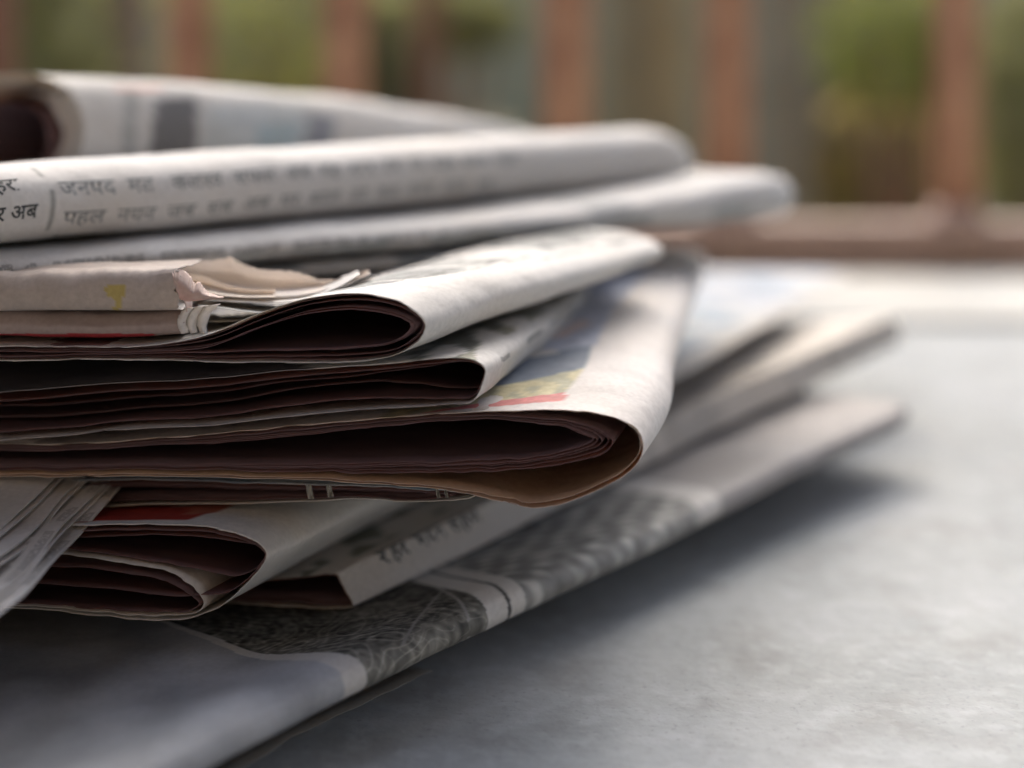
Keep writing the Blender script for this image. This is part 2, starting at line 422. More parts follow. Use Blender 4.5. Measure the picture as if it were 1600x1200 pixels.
def shrub(px, py, wpx, hpx, Y, leafm, label, seed, n=1500, ls=0.028):
    c = P(px, py, Y); rx = wpx / 2 / FP * Y; rz = hpx / 2 / FP * Y
    t = empty('garden_shrub', (c.x, Y, -0.75)); tag(t, label, 'shrub', 'shrubs in the garden')
    for k in range(4):
        a = k * 1.6 + seed
        tube('stem', [(c.x, Y, -0.8), (c.x + .1 * rx * math.cos(a), Y + .1 * rx * math.sin(a), (c.z - .75) / 2), (c.x + .5 * rx * math.cos(a), Y + .4 * rx * math.sin(a), c.z)], [.014, .01, .005], BARK3, t, 6)
    leaves('foliage', tuple(c), (rx, rx * .8, rz), n, ls, leafm, t, seed)

tree(1010, 150, 3.4, BARK, L_MID, 'thick olive-grey tree trunk seen between the third and fourth bars from the right', 3)
tree(1236, 100, 3.0, BARK2, L_MID, 'taupe tree trunk just right of the second bar from the right', 5)
tree(190, 92, 2.9, BARK4, L_DARK, 'mauve-brown tree trunk between the two leftmost bars', 8)
tree(668, 46, 2.4, BARK3, L_DARK, 'thin reddish tree trunk right of the third bar from the left', 11)
tree(455, 60, 3.8, BARK4, L_MID, 'dull brown tree trunk between the second and third bars from the left', 14)
shrub(80, 110, 210, 420, 2.7, L_DARK, 'dark green shrub beside the leftmost bar', 21, 1100)
shrub(420, 20, 420, 330, 3.3, L_MID, 'mid green shrub between the second and third bars', 22, 1100)
shrub(405, 240, 330, 300, 3.6, L_BROWN, 'dry brownish shrub low behind the second and third bars', 23, 1700)
shrub(610, 130, 130, 320, 3.1, L_DARK, 'dark shrub just right of the third bar from the left', 24, 1300)
shrub(720, 30, 200, 120, 4.2, L_MID, 'green shrub above the tan boulder', 25, 900)
shrub(1400, 60, 270, 230, 2.6, L_BRIGHT, 'bright yellow-green shrub left of the rightmost bar', 26, 520)
shrub(1380, 260, 230, 270, 3.0, L_BROWN, 'brown and olive undergrowth shrub below the bright green one', 27, 1800)
shrub(1600, 170, 170, 480, 3.2, L_DARK, 'dark grey-green shrub at the right edge of the photo', 28, 1100)
shrub(1310, 130, 90, 300, 3.5, L_DARK, 'narrow dark shrub right of the taupe trunk', 29, 900)

def blob(name, c, rad, mat, label, cat, seed, parent=None, flat=0.0):
    import bmesh
    bm = bmesh.new(); bmesh.ops.create_icosphere(bm, subdivisions=4, radius=1)
    for v in bm.verts:
        k = 1 + .13 * noise.noise(v.co * 1.6 + Vector((seed, 0, 0))) + .04 * noise.noise(v.co * 5)
        v.co = Vector((c[0] + v.co.x * rad[0] * k, c[1] + v.co.y * rad[1] * k, c[2] + v.co.z * rad[2] * k))
    me = bpy.data.meshes.new(name); bm.to_mesh(me); bm.free()
    for p in me.polygons: p.use_smooth = True
    return tag(link(name, me, mat), label, cat)
blob('garden_boulder', (P(775, 0, 3.9).x, 3.9, -0.42), (.135, .15, .50), simple_mat('tan_stone', (0.38, 0.31, 0.19), .9, 7, .25, .6, .02), 'tall tan boulder behind the bars, left of the middle bar', 'boulder', 2)
# pale hanging pot: lathe
def hanging_pot():
    c = P(1290, -38, 3.1); t = empty('hanging_pot', (c.x, 3.1, c.z - .1)); tag(t, 'pale round pot hanging at the top edge above the bright green shrub', 'pot')
    prof = [(0.0, -.105), (.06, -.10), (.098, -.06), (.11, 0.0), (.105, .05), (.09, .08), (.098, .09), (.098, .10), (.085, .10), (.08, .07), (0, .05)]
    n = 28; vs = []; fs = []
    for r, z in prof:
        for k in range(n): vs.append((c.x + r * math.cos(2 * math.pi * k / n), 3.1 + r * math.sin(2 * math.pi * k / n), c.z + z))
    for i in range(len(prof) - 1):
        for k in range(n): fs.append((i * n + k, i * n + (k + 1) % n, (i + 1) * n + (k + 1) % n, (i + 1) * n + k))
    me = bpy.data.meshes.new('pot_body'); me.from_pydata(vs, [], fs)
    for p in me.polygons: p.use_smooth = True
    link('pot_body', me, simple_mat('pale_clay', (0.62, 0.55, 0.38), .7, 10, .15), t)
    for k in range(3):
        a = k * 2.09; tube('cord', [(c.x + .09 * math.cos(a), 3.1 + .09 * math.sin(a), c.z + .09), (c.x, 3.1, c.z + .75)], [.003, .003], BARK2, t, 6)
hanging_pot()
gw = empty('garden_wall', (0, 6.2, -0.75)); tag(gw, 'long olive-grey plastered wall at the back of the garden', 'wall')
link('wall_body', box_mesh('wall_body', (-14, 6.2, -0.9), (14, 6.45, 1.75)), simple_mat('mossy_plaster', (0.46, 0.40, 0.26), .9, 1.2, .3, .3, .02, col2=(0.30, 0.28, 0.17)), gw)
link('coping', box_mesh('coping', (-14, 6.12, 1.753), (14, 6.53, 1.83), .01), BARK2, gw)

# ---------------------------------------------------------------- newspapers
def ink_const(G, c): return np.ones(G.shape[:2] + (3,)) * np.array(c)
def in_poly(x, y, poly):
    r = np.zeros(x.shape, bool); j = len(poly) - 1
    for i in range(len(poly)):
        xi, yi = poly[i]; xj, yj = poly[j]
        c = ((yi > y) != (yj > y)) & (x < (xj - xi) * (y - yi) / (yj - yi + 1e-12) + xi)
        r ^= c; j = i
    return r
def patches(polys, vmax=None, base=(1, 1, 1), mott=0.0, sc=300):
    """flat print laid out on the page: polygons (given where the page is seen) and their ink colours"""
    def f(G, U, W):
        x, y = to_px(G); c = ink_const(G, base)
        ok = np.ones(x.shape, bool)
        if vmax is not None: ok[:, vmax:] = False
        nz = nz_grid(G, sc) if mott else None
        for poly, colr in polys:
            m = in_poly(x, y, poly) & ok
            k = np.array(colr)[None, :] * np.ones((m.sum(), 1))
            if mott: k = np.clip(k * (1 + mott * nz[m][:, None] * 2), 0, 1.2)
            c[m] = k
        return c
    return f
def locate(G, px, py, vmin=0, vmax=None):
    x, y = to_px(G); d = (x - px) ** 2 + (y - py) ** 2
    if vmin: d[:, :vmin] = 1e18
    if vmax: d[:, vmax:] = 1e18
    a, b = np.unravel_index(np.argmin(d), d.shape)
    ul = np.concatenate([[0], np.cumsum(np.linalg.norm(np.diff(G[:, G.shape[1] // 2], axis=0), axis=1))])
    vl = np.concatenate([[0], np.cumsum(np.linalg.norm(np.diff(G[0], axis=0), axis=1))])
    return ul[a], vl[b]

def folded_paper(label, outer, inner, ws, Y0, slope, ref, path, kend=0.6, nst=44, per=8, inkf=None, txtf=None, mats=None, crumple=0.0004, seed=1, inks=None, kpow=1.0, rag=0.0009, startj=0.0015, shear=0.0, rnd_end=0.0):
    p0 = P(ref[0], ref[1], Y0)
    offs = [P(a, b, c) - p0 for a, b, c in path]
    base = empty('newspaper', (p0.x, p0.y, min(P(p[0], p[1], Y0).z for p in outer)))
    tag(base, label, 'newspaper', 'newspapers lying in the pile')
    res = []
    rnd = random.Random(seed)
    for i, w_ in enumerate(ws):
        pf = lerp_prof(outer, inner, w_) if not isinstance(w_, list) else w_
        if i: pf = [(x, y + rnd.uniform(-.9, .9)) for x, y in pf]
        p3 = cut_pts(spline(pf, per), Y0, slope, ref)
        G = extrude(p3, [Vector((0, 0, 0))] + offs, nst if i == 0 else 22, lambda s: 1 - (1 - kend) * s ** kpow, p0.z, 0 if i == 0 else rnd.uniform(0, startj))
        if shear:
            fr = np.linspace(0, 1, len(G))[:, None] ** 1.35
            G[..., 1] += shear * fr * np.clip(p0.x + offs[-1].x * fr - G[..., 0], 0, .12)
        if rnd_end:
            fr = np.linspace(0, 1, len(G)) ** 1.35
            for a_ in range(len(G)):
                q_ = max(0.0, (fr[a_] - .90) / .10); sq = math.sqrt(max(0.0, 1 - q_ * q_)); zm = G[a_, :, 2].mean()
                near_tip = np.clip(1 - (G[a_, :, 0].max() - G[a_, :, 0]) / .05, 0, 1)
                G[a_, :, 0] -= rnd_end * (1 - sq) * near_tip
                G[a_, :, 2] = zm + (G[a_, :, 2] - zm) * (.35 + .65 * sq)
        m = (mats[i] if mats and i < len(mats) else (NEWS if i == 0 else INNER_SHADED))
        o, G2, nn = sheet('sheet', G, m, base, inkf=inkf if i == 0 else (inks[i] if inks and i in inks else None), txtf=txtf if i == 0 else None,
                          crumple=crumple, seed=seed, rag=rag)
        res.append((o, G2, nn))
    return base, res

# --- bottom newspaper: its thick fold runs from the near corner away to the right, lying flat on the floor
PA = Vector((-0.0493, 0.2434)); PA1 = Vector((0.1324, 0.4708)); LA = (PA1 - PA).length; DA = (PA1 - PA).normalized()
def t_at(px):                                        # how far along the fold a feature sits
    k = (px - CX) / FP; return (k * PA.y - PA.x) / (DA.x - k * DA.y)
def ridge_paper(label, p0, d, prof, t0, t1, nst, nsheets, inset, inkf=None, txtf=None, zf=None, crumple=0.0004, seed=1, per=8, rag=0.0008, dense=None):
    base = empty('newspaper', (p0.x, p0.y, min(z for s, z in prof))); tag(base, label, 'newspaper', 'newspapers lying in the pile')
    lp = Vector((-d.y, d.x)); res = []
    zc = sum(z for s, z in prof) / len(prof)
    for i in range(nsheets):
        k = i / max(nsheets - 1, 1)
        pf = [(s + inset * 1.3 * i, z + (zc - z) * 0.85 * k) for s, z in prof]
        sp = spline(pf, per if i == 0 else 5)
        ts = np.linspace(t0 + (0 if i == 0 else random.uniform(0, .002)), t1 - (0 if i == 0 else random.uniform(0, .003)), nst if i == 0 else 30)
        if dense and i == 0: ts = np.concatenate([np.linspace(t0, dense[0], int(nst * .15))[:-1], np.linspace(*dense, int(nst * .6)), np.linspace(dense[1], t1, int(nst * .25))[1:]])
        G = np.empty((len(ts), len(sp), 3))
        for a, t in enumerate(ts):
            s, z = sp[:, 0], sp[:, 1]
            if zf: s, z = zf(t, s, z)
            G[a, :, 0] = p0.x + d.x * t + lp.x * s; G[a, :, 1] = p0.y + d.y * t + lp.y * s; G[a, :, 2] = z
        o, G2, nn = sheet('sheet', G, NEWS if i == 0 else INNER_SHADED, base, inkf=inkf if i == 0 else None, txtf=txtf if i == 0 else None, crumple=crumple, seed=seed, rag=rag)
        res.append((o, G2, nn))
    return base, res

def ink_A(G, U, W):
    rel = G[..., :2] - np.array(PA); t = rel @ np.array(DA); s = rel @ np.array((-DA.y, DA.x))
    TB = [t_at(x) for x in (543, 578, 764, 790, 795, 800, 822, 1093, 1128)]
    tt = t - 0.35 * np.clip(s, 0, 1)
    n1 = nz_grid(G, 260, 1, (1, 1, .4)); n2 = nz_grid(G, 620, 4, (1, 1, .4)); n3 = nz_grid(G, 70, 8); n4 = nz_grid(G, 25, 3)
    c = np.empty(t.shape + (3,))
    def setc(m, v): c[m] = v[m] if v.shape == c.shape else v
    st = np.sin((t * 900 + s * 600) + 9 * n3 + 5 * n1)
    nw = nz_grid(G, 85, 12); fa = np.abs(((nw * 5.0 + n4 * 2) % 1.0) - .5); fb = np.abs(((n1 * 2.2 + nw * 3.0 + .3) % 1.0) - .5)
    line = np.clip(1 - fa / .13, 0, 1) * .34 * sstep(n4 + .3 * n3, -.25, .25) + np.clip(1 - fb / .10, 0, 1) * .18 + .13 * np.clip(np.sin(t * 2600 + s * 1500 + 7 * nw), 0, 1) * (n3 > 0)
    foliage = np.clip(0.13 + 0.20 * n2 + .12 * n1 + line + .14 * n4 + .16 * sstep(.010 - s, 0, .010), .05, .8)[..., None] * np.array((1.0, 1.0, .93))
    near = np.clip(0.56 + .30 * n4 + .24 * n3 + .06 * n1, .3, .95)[..., None] * np.array((.92, .96, 1.04))
    w1 = np.sin(t * 620 + 2.2 * n3) * np.sin(s * 700 + t * 260 + 2.2 * n4)
    mid = np.clip(0.40 + .48 * np.clip(w1, 0, 1) + .22 * n1 + .10 * n3, .14, .9)[..., None] * np.array((.98, 1.0, 1.0))
    far = np.clip(0.54 + .08 * n3, .4, .8)[..., None] * np.array((1.0, .97, .99))
    white = np.ones(c.shape) * .95
    c[:] = white
    m = (t > TB[0] - .058 - .19 * s) & (t < TB[0] + .05 * np.clip(s, 0, 1)); c[m] = near[m]
    m = (t > TB[1] - .06 * np.clip(s, 0, .03) + .0006 * n3) & (tt < TB[2]); c[m] = foliage[m]
    q = (tt - (TB[2] - .022 + 1.6 * (s - .004))); m = (np.abs(q) < .0007) & (s > .002) & (t > TB[2] - .035) & (tt < TB[2]); c[m] = .45
    q = (tt - (TB[2] - .006 + .25 * s + .02 * s)); m = (np.abs(q) < .0005) & (s > .001) & (tt < TB[2]); c[m] = .5
    m = (tt > TB[4]) & (tt < TB[5]); c[m] = .14
    m = (tt > TB[6]) & (tt < TB[7]); c[m] = mid[m]
    m = (tt > TB[8]); c[m] = far[m]
    c[(s < .0012) & (t > .04)] *= .97
    return c
profA = [(.34, .0100), (.16, .0108), (.10, .0112), (.07, .0113), (.045, .0114), (.032, .0115), (.022, .0118), (.012, .0122), (.005, .0125), (.0012, .0115), (.0, .0092), (.001, .0070), (.0045, .0054), (.02, .0036), (.10, .0005), (.34, .0005)]
def zA(t, s, z):
    zz = z.copy()
    k = sstep(np.array([t]), .26, .352)[0]
    top = z > .004
    f = min(max((t + .0) / LA, -.3), 1.0); dl = .0038 + .0062 * f
    wt = 1 - sstep(s, .004, .030 + .02 * max(f, 0)) * (1 - .9 * max(f, 0)); wb = 1 - sstep(s, .008, .055)
    zz = z + dl * np.where(top, wt, wb)
    q = max(0.0, (t - LA + .012) / .022); sq = math.sqrt(max(0.0, 1 - q * q)); zm = zz[(s < .02)].mean()
    zz = np.where(s < .05, zm + (zz - zm) * (.4 + .6 * sq), zz)
    return s + .0008 * math.sin(t * 37) + .012 * (1 - sq) * np.clip(1 - s / .06, 0, 1), zz
A_base, A_res = ridge_paper('bottom newspaper of the pile with a grey photo print, flat on the floor', PA, DA, profA, -0.075, LA + .010, 560, 7, .0006, inkf=ink_A, zf=zA, crumple=.00035, seed=2, per=20, dense=(.02, .155))

# loose torn sheet peeping out under the bottom newspaper
def torn_under():
    S, M = 60, 10; G = np.zeros((S, M, 3)); lp = Vector((-DA.y, DA.x))
    for a in range(S):
        t = -.06 + .13 * a / (S - 1)
        e = -.0148 + .0050 * min(max((.034 - t) / .05, 0), 1.3) + .0006 * noise.noise(Vector((t * 160, 0, 0))) + .0005 * noise.noise(Vector((t * 700, 3, 0)))
        for b in range(M):
            s = -e + (.05 + e) * b / (M - 1)
            p = PA + DA * t + lp * s
            G[a, b] = (p.x, p.y, .00022 + (.0012 * (1 - b / 3) ** 2 if b < 3 else 0) * (0.5 + .5 * noise.noise(Vector((t * 90, 1, 0)))))
    G = G[:, ::-1]
    o, _, _ = sheet('torn_sheet', G, NEWS, None, inkf=lambda G, U, W: ink_const(G, (.42, .40, .36)))
    tag(o, 'thin torn sheet peeping out from under the bottom newspaper at its near corner', 'paper sheet')
torn_under()

# --- newspaper with the printed headline on its edge
D_out = [(-1000, 905), (100, 906), (250, 907), (390, 906), (450, 904), (490, 900), (515, 896), (525, 897), (531, 908), (539, 926), (550, 949), (543, 952), (515, 951), (470, 950), (380, 945), (200, 945), (-1000, 945)]
D_in = [(-1000, 908), (100, 909), (250, 910), (390, 910), (450, 908), (490, 904), (512, 902), (519, 903), (525, 913), (531, 926), (541, 943), (535, 944), (510, 941), (470, 937), (380, 936), (200, 934), (-1000, 934)]
def ink_D(G, U, W):
    x, y = to_px(G); c = ink_const(G, (.86, .82, .77))
    n1 = nz_grid(G, 120, 2, (1, 1, .2)); M = G.shape[1]
    top = np.zeros(x.shape, bool); top[:, :int(M * .42)] = True
    L = (y - (895 - .52 * (x - 525)))
    m = top & (x > 470) & (x < 900) & (L < -8) & (n1 > -.05); c[m] = (.30, .31, .25)
    m = top & (L < -45) & (n1 > .0) & (x < 900); c[m] = (.16, .16, .14)
    m = (x > 950) & (n1 > .2); c[m] *= .75; m = (x > 950); c[m] = np.minimum(c[m] * 1.12, 1)
    return c
D_base, D_res = folded_paper('newspaper with a dark printed headline along its pale folded edge, lying on the bottom one', D_out, D_in, [0, .5, 1], .31, -.15, (550, 949),
    [(860, 799, .3715), (1130, 667, .447), (1440, 520, .566)], kend=1.4, nst=150, rnd_end=.014, inkf=ink_D, crumple=.0005, seed=5, mats=[NEWS, INNER_SHADED, INNER_SHADED])
o, G, nn = D_res[0]
for body, a, b, sz in (('शहर', 599, 884, .0064), ('भवन', 651, 859, .0064), ('सहज', 706, 834, .0064)):
    u, v = locate(G, a, b, 8 * 7, 8 * 11)
    wrap_text('headline', body, G, nn, u, v, sz, o, xs=.95, bold=.00010)

# --- newspaper folded twice (two lobes at the cut end)
C_out = [(-1000, 822), (60, 822), (150, 820), (250, 818), (330, 823), (385, 838), (412, 857), (418, 869), (410, 884), (385, 912), (345, 948), (322, 958), (290, 967), (230, 968), (150, 962), (40, 950), (-1000, 940)]
C_lobe1 = [(-1000, 845), (60, 843), (150, 840), (250, 836), (330, 842), (375, 850), (403, 860), (411, 869), (404, 880), (388, 895), (365, 902), (325, 897), (260, 884), (180, 872), (100, 862), (0, 858), (-1000, 855)]
C_lobe2 = [(-1000, 862), (20, 863), (90, 867), (180, 878), (260, 894), (300, 915), (314, 935), (317, 947), (310, 956), (290, 961), (250, 962), (200, 960), (150, 957), (100, 952), (40, 946), (0, 942), (-1000, 935)]
C_lobe2b = [(-1000, 885), (20, 886), (90, 886), (180, 893), (250, 905), (288, 921), (304, 936), (310, 945), (303, 952), (285, 956), (250, 957), (200, 955), (150, 952), (100, 948), (40, 942), (0, 938), (-1000, 932)]
inkC = patches([([(120, 790), (350, 790), (300, 812), (120, 816)], (.50, .06, .045)), ([(300, 780), (380, 780), (345, 800), (290, 806)], (.62, .22, .16))], vmax=40)
C_base, C_res = folded_paper('newspaper with two rounded lobes at its cut end, below the big looped one', C_out, C_lobe1, [0, .45, C_lobe1, C_lobe2, C_lobe2b], .285, -.1, (418, 869),
    [(640, 760, .345), (960, 610, .44)], kend=.75, nst=60, inkf=inkC, crumple=.0006, seed=9, mats=[NEWS, INNER_SHADED, INNER_SHADED, NEWS, INNER_SHADED])

# --- thin newspaper squeezed under the big looped one
E_out = [(-1000, 748), (60, 748), (200, 750), (350, 752), (480, 755), (600, 758), (690, 763), (728, 767), (743, 771), (735, 776), (700, 779), (640, 780), (560, 778), (480, 782), (230, 789), (0, 794), (-1000, 796)]
E_in = [(-1000, 765), (60, 765), (200, 765), (350, 766), (480, 767), (600, 769), (650, 770), (672, 771), (680, 772), (672, 773), (650, 774), (600, 774), (560, 774), (480, 775), (230, 778), (0, 780), (-1000, 780)]
def ink_E(G, U, W):
    x, y = to_px(G); n = nz_grid(G, 22, 5); n2 = nz_grid(G, 60, 15)
    c = ink_const(G, (.62, .70, .84))
    k1 = sstep(n, -.1, .35)[..., None]; k2 = sstep(n2 + .4 * n, -.05, .35)[..., None]
    c = c * (1 - k1) + np.array((.40, .54, .72)) * k1; c = c * (1 - .75 * k2) + np.array((.93, .96, 1.0)) * k2 * .75
    n3 = nz_grid(G, 300, 3)[..., None]; c = np.clip(c * (1 + .35 * n3), 0, 1)
    c[:, int(c.shape[1] * .38):] = (.80, .79, .78)
    return c
E_base, E_res = folded_paper('thin newspaper with blue print on its far top, squeezed under the big looped one', E_out, E_in, [0, .3, .55, .8, 1], .292, -.15, (743, 771),
    [(1060, 588, .43), (1345, 420, .645)], kend=.9, nst=80, rnd_end=.010, inkf=ink_E, crumple=.0006, seed=12, startj=.003)
# little torn tabs standing at its end
for k, (x, y0, y1, wd) in enumerate([(484, 757, 780, 9), (515, 758, 777, 8), (684, 763, 778, 5), (697, 763, 778, 4)]):
    Gt = np.array([[tuple(P(x + wd * (a / 5 - .5) + b * .8 - 2, y0 + (y1 - y0) * b / 5, .2885 + .0006 * math.sin(b + k + a))) for a in range(6)] for b in range(6)])
    sheet('torn_tab', Gt[::-1], NEWS, E_base, seed=k, inkf=lambda G, U, W: ink_const(G, (.42, .40, .34)))

# --- newspaper at the left whose open page ends hang towards the lens
def open_paper():
    base = empty('newspaper', (-.11, .28, .03)); tag(base, 'newspaper at the left with its stacked open page ends pointing at the lens', 'newspaper', 'newspapers lying in the pile')
    top = P(206, 745, .312)
    OFF = [0, 1.0, 1.35, 2.9, 3.3, 4.9, 5.4]
    for kk in range(7):
        k = OFF[kk]
        edge = [top + Vector((.012 - .0022 * k, .06, .0005)), top + Vector((-.0022 * k, 0, 0)), P(160 - 17.5 * k, 792, .298), P(112 - 20 * k, 850, .282), P(55 - 23 * k, 912, .264), P(-5 - 25 * k, 966, .251), P(-90 - 28 * k, 1040, .235)]
        E = spline([tuple(e) for e in edge], 16); E[:, 2] += .00055 * kk + .0002 * np.sin(np.arange(len(E)) * .25 + k * 1.7)
        wv = np.linspace(0, 1, 34) ** 1.8
        G = np.array([[e + np.array((-.17 * q - .0004 * math.sin(i * .16 + k), .0 , -.001 * q - .004 * math.sin(q * 3) * (i / len(E)) + (.0003 * math.sin(i * .12 + k * 2) * max(0, 1 - 3 * q)))) for q in wv] for i, e in enumerate(E)])
        # outward (upper) side is given by the order: profile runs to the right
        G = G[:, ::-1][::-1]
        def inkB(G, U, W, k=kk):
            c = ink_const(G, (.93, .93, .95))
            if k in (3, 5): c[:, :1] = (.60, .45, .38)
            return c
        sheet('sheet', G, NEWS, base, inkf=inkB, txtf=lambda G, U, W, k=kk: np.ones(G.shape[:2]) * (.5 if k in (0, 2) else 0), crumple=.0004, seed=30 + kk, thick=.00016)
open_paper()

# --- the big looped newspaper in the middle
F_out = [(-1000, 696), (0, 694), (200, 690), (400, 672), (600, 652), (750, 642), (870, 640), (940, 648), (985, 664), (1003, 687), (1003, 710), (985, 736), (935, 765), (880, 785), (828, 792), (775, 780), (680, 764), (500, 750), (250, 745), (0, 743), (-1000, 743)]
F_mid = [(-1000, 702), (0, 700), (200, 696), (400, 680), (600, 659), (750, 650), (850, 655), (905, 664), (940, 677), (956, 690), (952, 700), (935, 712), (900, 722), (860, 729), (815, 735), (750, 740), (660, 741), (500, 738), (250, 736), (0, 735), (-1000, 735)]
F_in = [(-1000, 707), (0, 705), (200, 701), (400, 688), (600, 666), (740, 655), (825, 660), (880, 669), (912, 679), (926, 687), (918, 694), (895, 702), (860, 710), (820, 716), (770, 720), (700, 723), (620, 724), (480, 726), (250, 727), (0, 727), (-1000, 727)]
red, yel, blu, pal = (.95, .38, .38), (.90, .86, .58), (.33, .39, .49), (.74, .82, 1.0)
inkF0 = patches([([(430, 700), (600, 655), (745, 631), (800, 623), (886, 613), (882, 626), (720, 640), (600, 652), (430, 690)], red),
                 ([(600, 640), (784, 600), (908, 577), (886, 613), (745, 631), (600, 655)], yel),
                 ([(700, 600), (829, 553), (929, 539), (908, 577), (784, 603)], blu),
                 ([(760, 600), (880, 470), (1000, 400), (1015, 420), (960, 482), (929, 539), (829, 555)], pal),
                 ([(850, 530), (905, 500), (925, 505), (880, 528)], (.98, .86, .86))], vmax=12 * 8, mott=.10, sc=420)
def inkF(G, U, W):
    c = inkF0(G, U, W); x, y = to_px(G); n = nz_grid(G, 330, 7, (1, .5, 1))
    m = (c[..., 2] < .7) & (c[..., 0] > .8) & (c[..., 1] > .7) & (n > .12); c[m] = (.66, .66, .50)
    return c
F_base, F_res = folded_paper('big newspaper with a wide open looped fold and a red, yellow and blue print', F_out, F_in,
    [0, .07, F_mid, lerp_prof(F_mid, F_in, .25), lerp_prof(F_mid, F_in, .55), lerp_prof(F_mid, F_in, .8), F_in], .28, -.15, (1003, 690),
    [(1043, 630, .303), (1052, 560, .345), (1080, 470, .415), (1103, 408, .495)], kend=.8, nst=190, per=12, inkf=inkF, crumple=.0004, shear=.4, seed=15, mats=[WARM, WARM] + [INNER_SHADED] * 6)

# --- newspaper with the squared-off open end above it
G_out = [(-1000, 622), (0, 614), (200, 598), (400, 583), (550, 573), (680, 562), (738, 563), (757, 577), (754, 600), (738, 629), (700, 634), (640, 637), (550, 643), (300, 663), (0, 686), (-1000, 695)]
G_in = [(-1000, 652), (0, 647), (200, 633), (400, 613), (550, 597), (660, 581), (728, 576), (746, 584), (744, 598), (732, 618), (695, 619), (640, 612), (550, 609), (300, 640), (0, 664), (-1000, 670)]
def ink_shade_G(G, U, W):
    c = ink_const(G, (.95, .94, .93)); x, y = to_px(G); n = nz_grid(G, 150, 3, (1, .4, 1)); M = c.shape[1]
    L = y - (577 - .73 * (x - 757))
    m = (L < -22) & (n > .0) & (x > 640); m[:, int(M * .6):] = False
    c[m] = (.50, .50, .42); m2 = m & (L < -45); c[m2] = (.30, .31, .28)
    m = (np.abs(L - 5) < 4) & (n > .1); c[m] = (.5, .5, .5)
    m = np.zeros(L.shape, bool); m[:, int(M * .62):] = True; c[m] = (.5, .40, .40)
    m = (x < 470 + 30 * n); m[:, int(M * .5):] = False; c[m] = (.16, .14, .16)  # top left painted dark for the shade in the gap above it
    m = np.zeros(L.shape, bool); m[:, int(M * .62):] = True; c[m] = (.32, .25, .27)  # underside colour darkened to deepen the shade below the fold
    return c
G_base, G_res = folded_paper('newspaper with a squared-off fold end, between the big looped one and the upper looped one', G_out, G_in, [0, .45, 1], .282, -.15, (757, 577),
    [(850, 512, .33), (938, 445, .43)], kend=.8, nst=80, inkf=ink_shade_G, crumple=.0007, seed=19, mats=[NEWS, INNER_SHADED, INNER_SHADED], startj=.008)

# --- upper looped newspaper
H_out = [(-1000, 532), (0, 538), (150, 543), (230, 541), (320, 524), (400, 492), (480, 468), (560, 459), (615, 467), (652, 487), (665, 505), (655, 530), (620, 553), (560, 566), (400, 566), (200, 563), (0, 561), (-1000, 560)]
H_in = [(-1000, 541), (0, 547), (150, 550), (230, 550), (320, 543), (400, 514), (470, 493), (540, 484), (595, 487), (630, 498), (642, 508), (630, 524), (600, 538), (540, 545), (400, 548), (200, 554), (0, 555), (-1000, 554)]
def page_blocks(G, U, W, mask, cu, cw, tones):
    """pictures laid out in a grid of columns on the page, with pale gutters"""
    c = ink_const(G, (1, 1, 1)); fu = (U / cu) % 1; fw = (W / cw) % 1
    h = np.sin(np.floor(U / cu) * 12.99 + np.floor(W / cw) * 78.23) * 43758.5; h = h - np.floor(h)
    n = nz_grid(G, 160, 9); n2 = nz_grid(G, 420, 5)
    for a, b, col in tones:
        m = mask & (h >= a) & (h < b) & (fu > .06) & (fu < .94) & (fw > .08) & (fw < .92)
        c[m] = np.clip(np.array(col)[None] * (1 + .7 * n[m] + .4 * n2[m])[:, None], .08, 1)
    return c
def mask_H(G):
    x, y = to_px(G); M = G.shape[1]
    m = (y - (450 - .155 * (x - 560)) < 0) & (x > 330); m[:, int(M * .5):] = False
    return m
def ink_H(G, U, W): return page_blocks(G, U, W, mask_H(G), .017, .021, [(0, .38, (.42, .45, .46)), (.38, .5, (.80, .62, .56)), (.5, .62, (.60, .62, .62))])
def txt_H(G, U, W): return mask_H(G) * .7
H_base, H_res = folded_paper('upper looped newspaper with a pointed oval opening and a wide white fold', H_out, H_in, [0, .16, .42, .9, 1], .282, -.12, (665, 505),
    [(850, 445, .32), (1035, 392, .39)], kend=.75, nst=110, per=10, inkf=ink_H, txtf=txt_H, crumple=.0005, seed=22, shear=1.2)

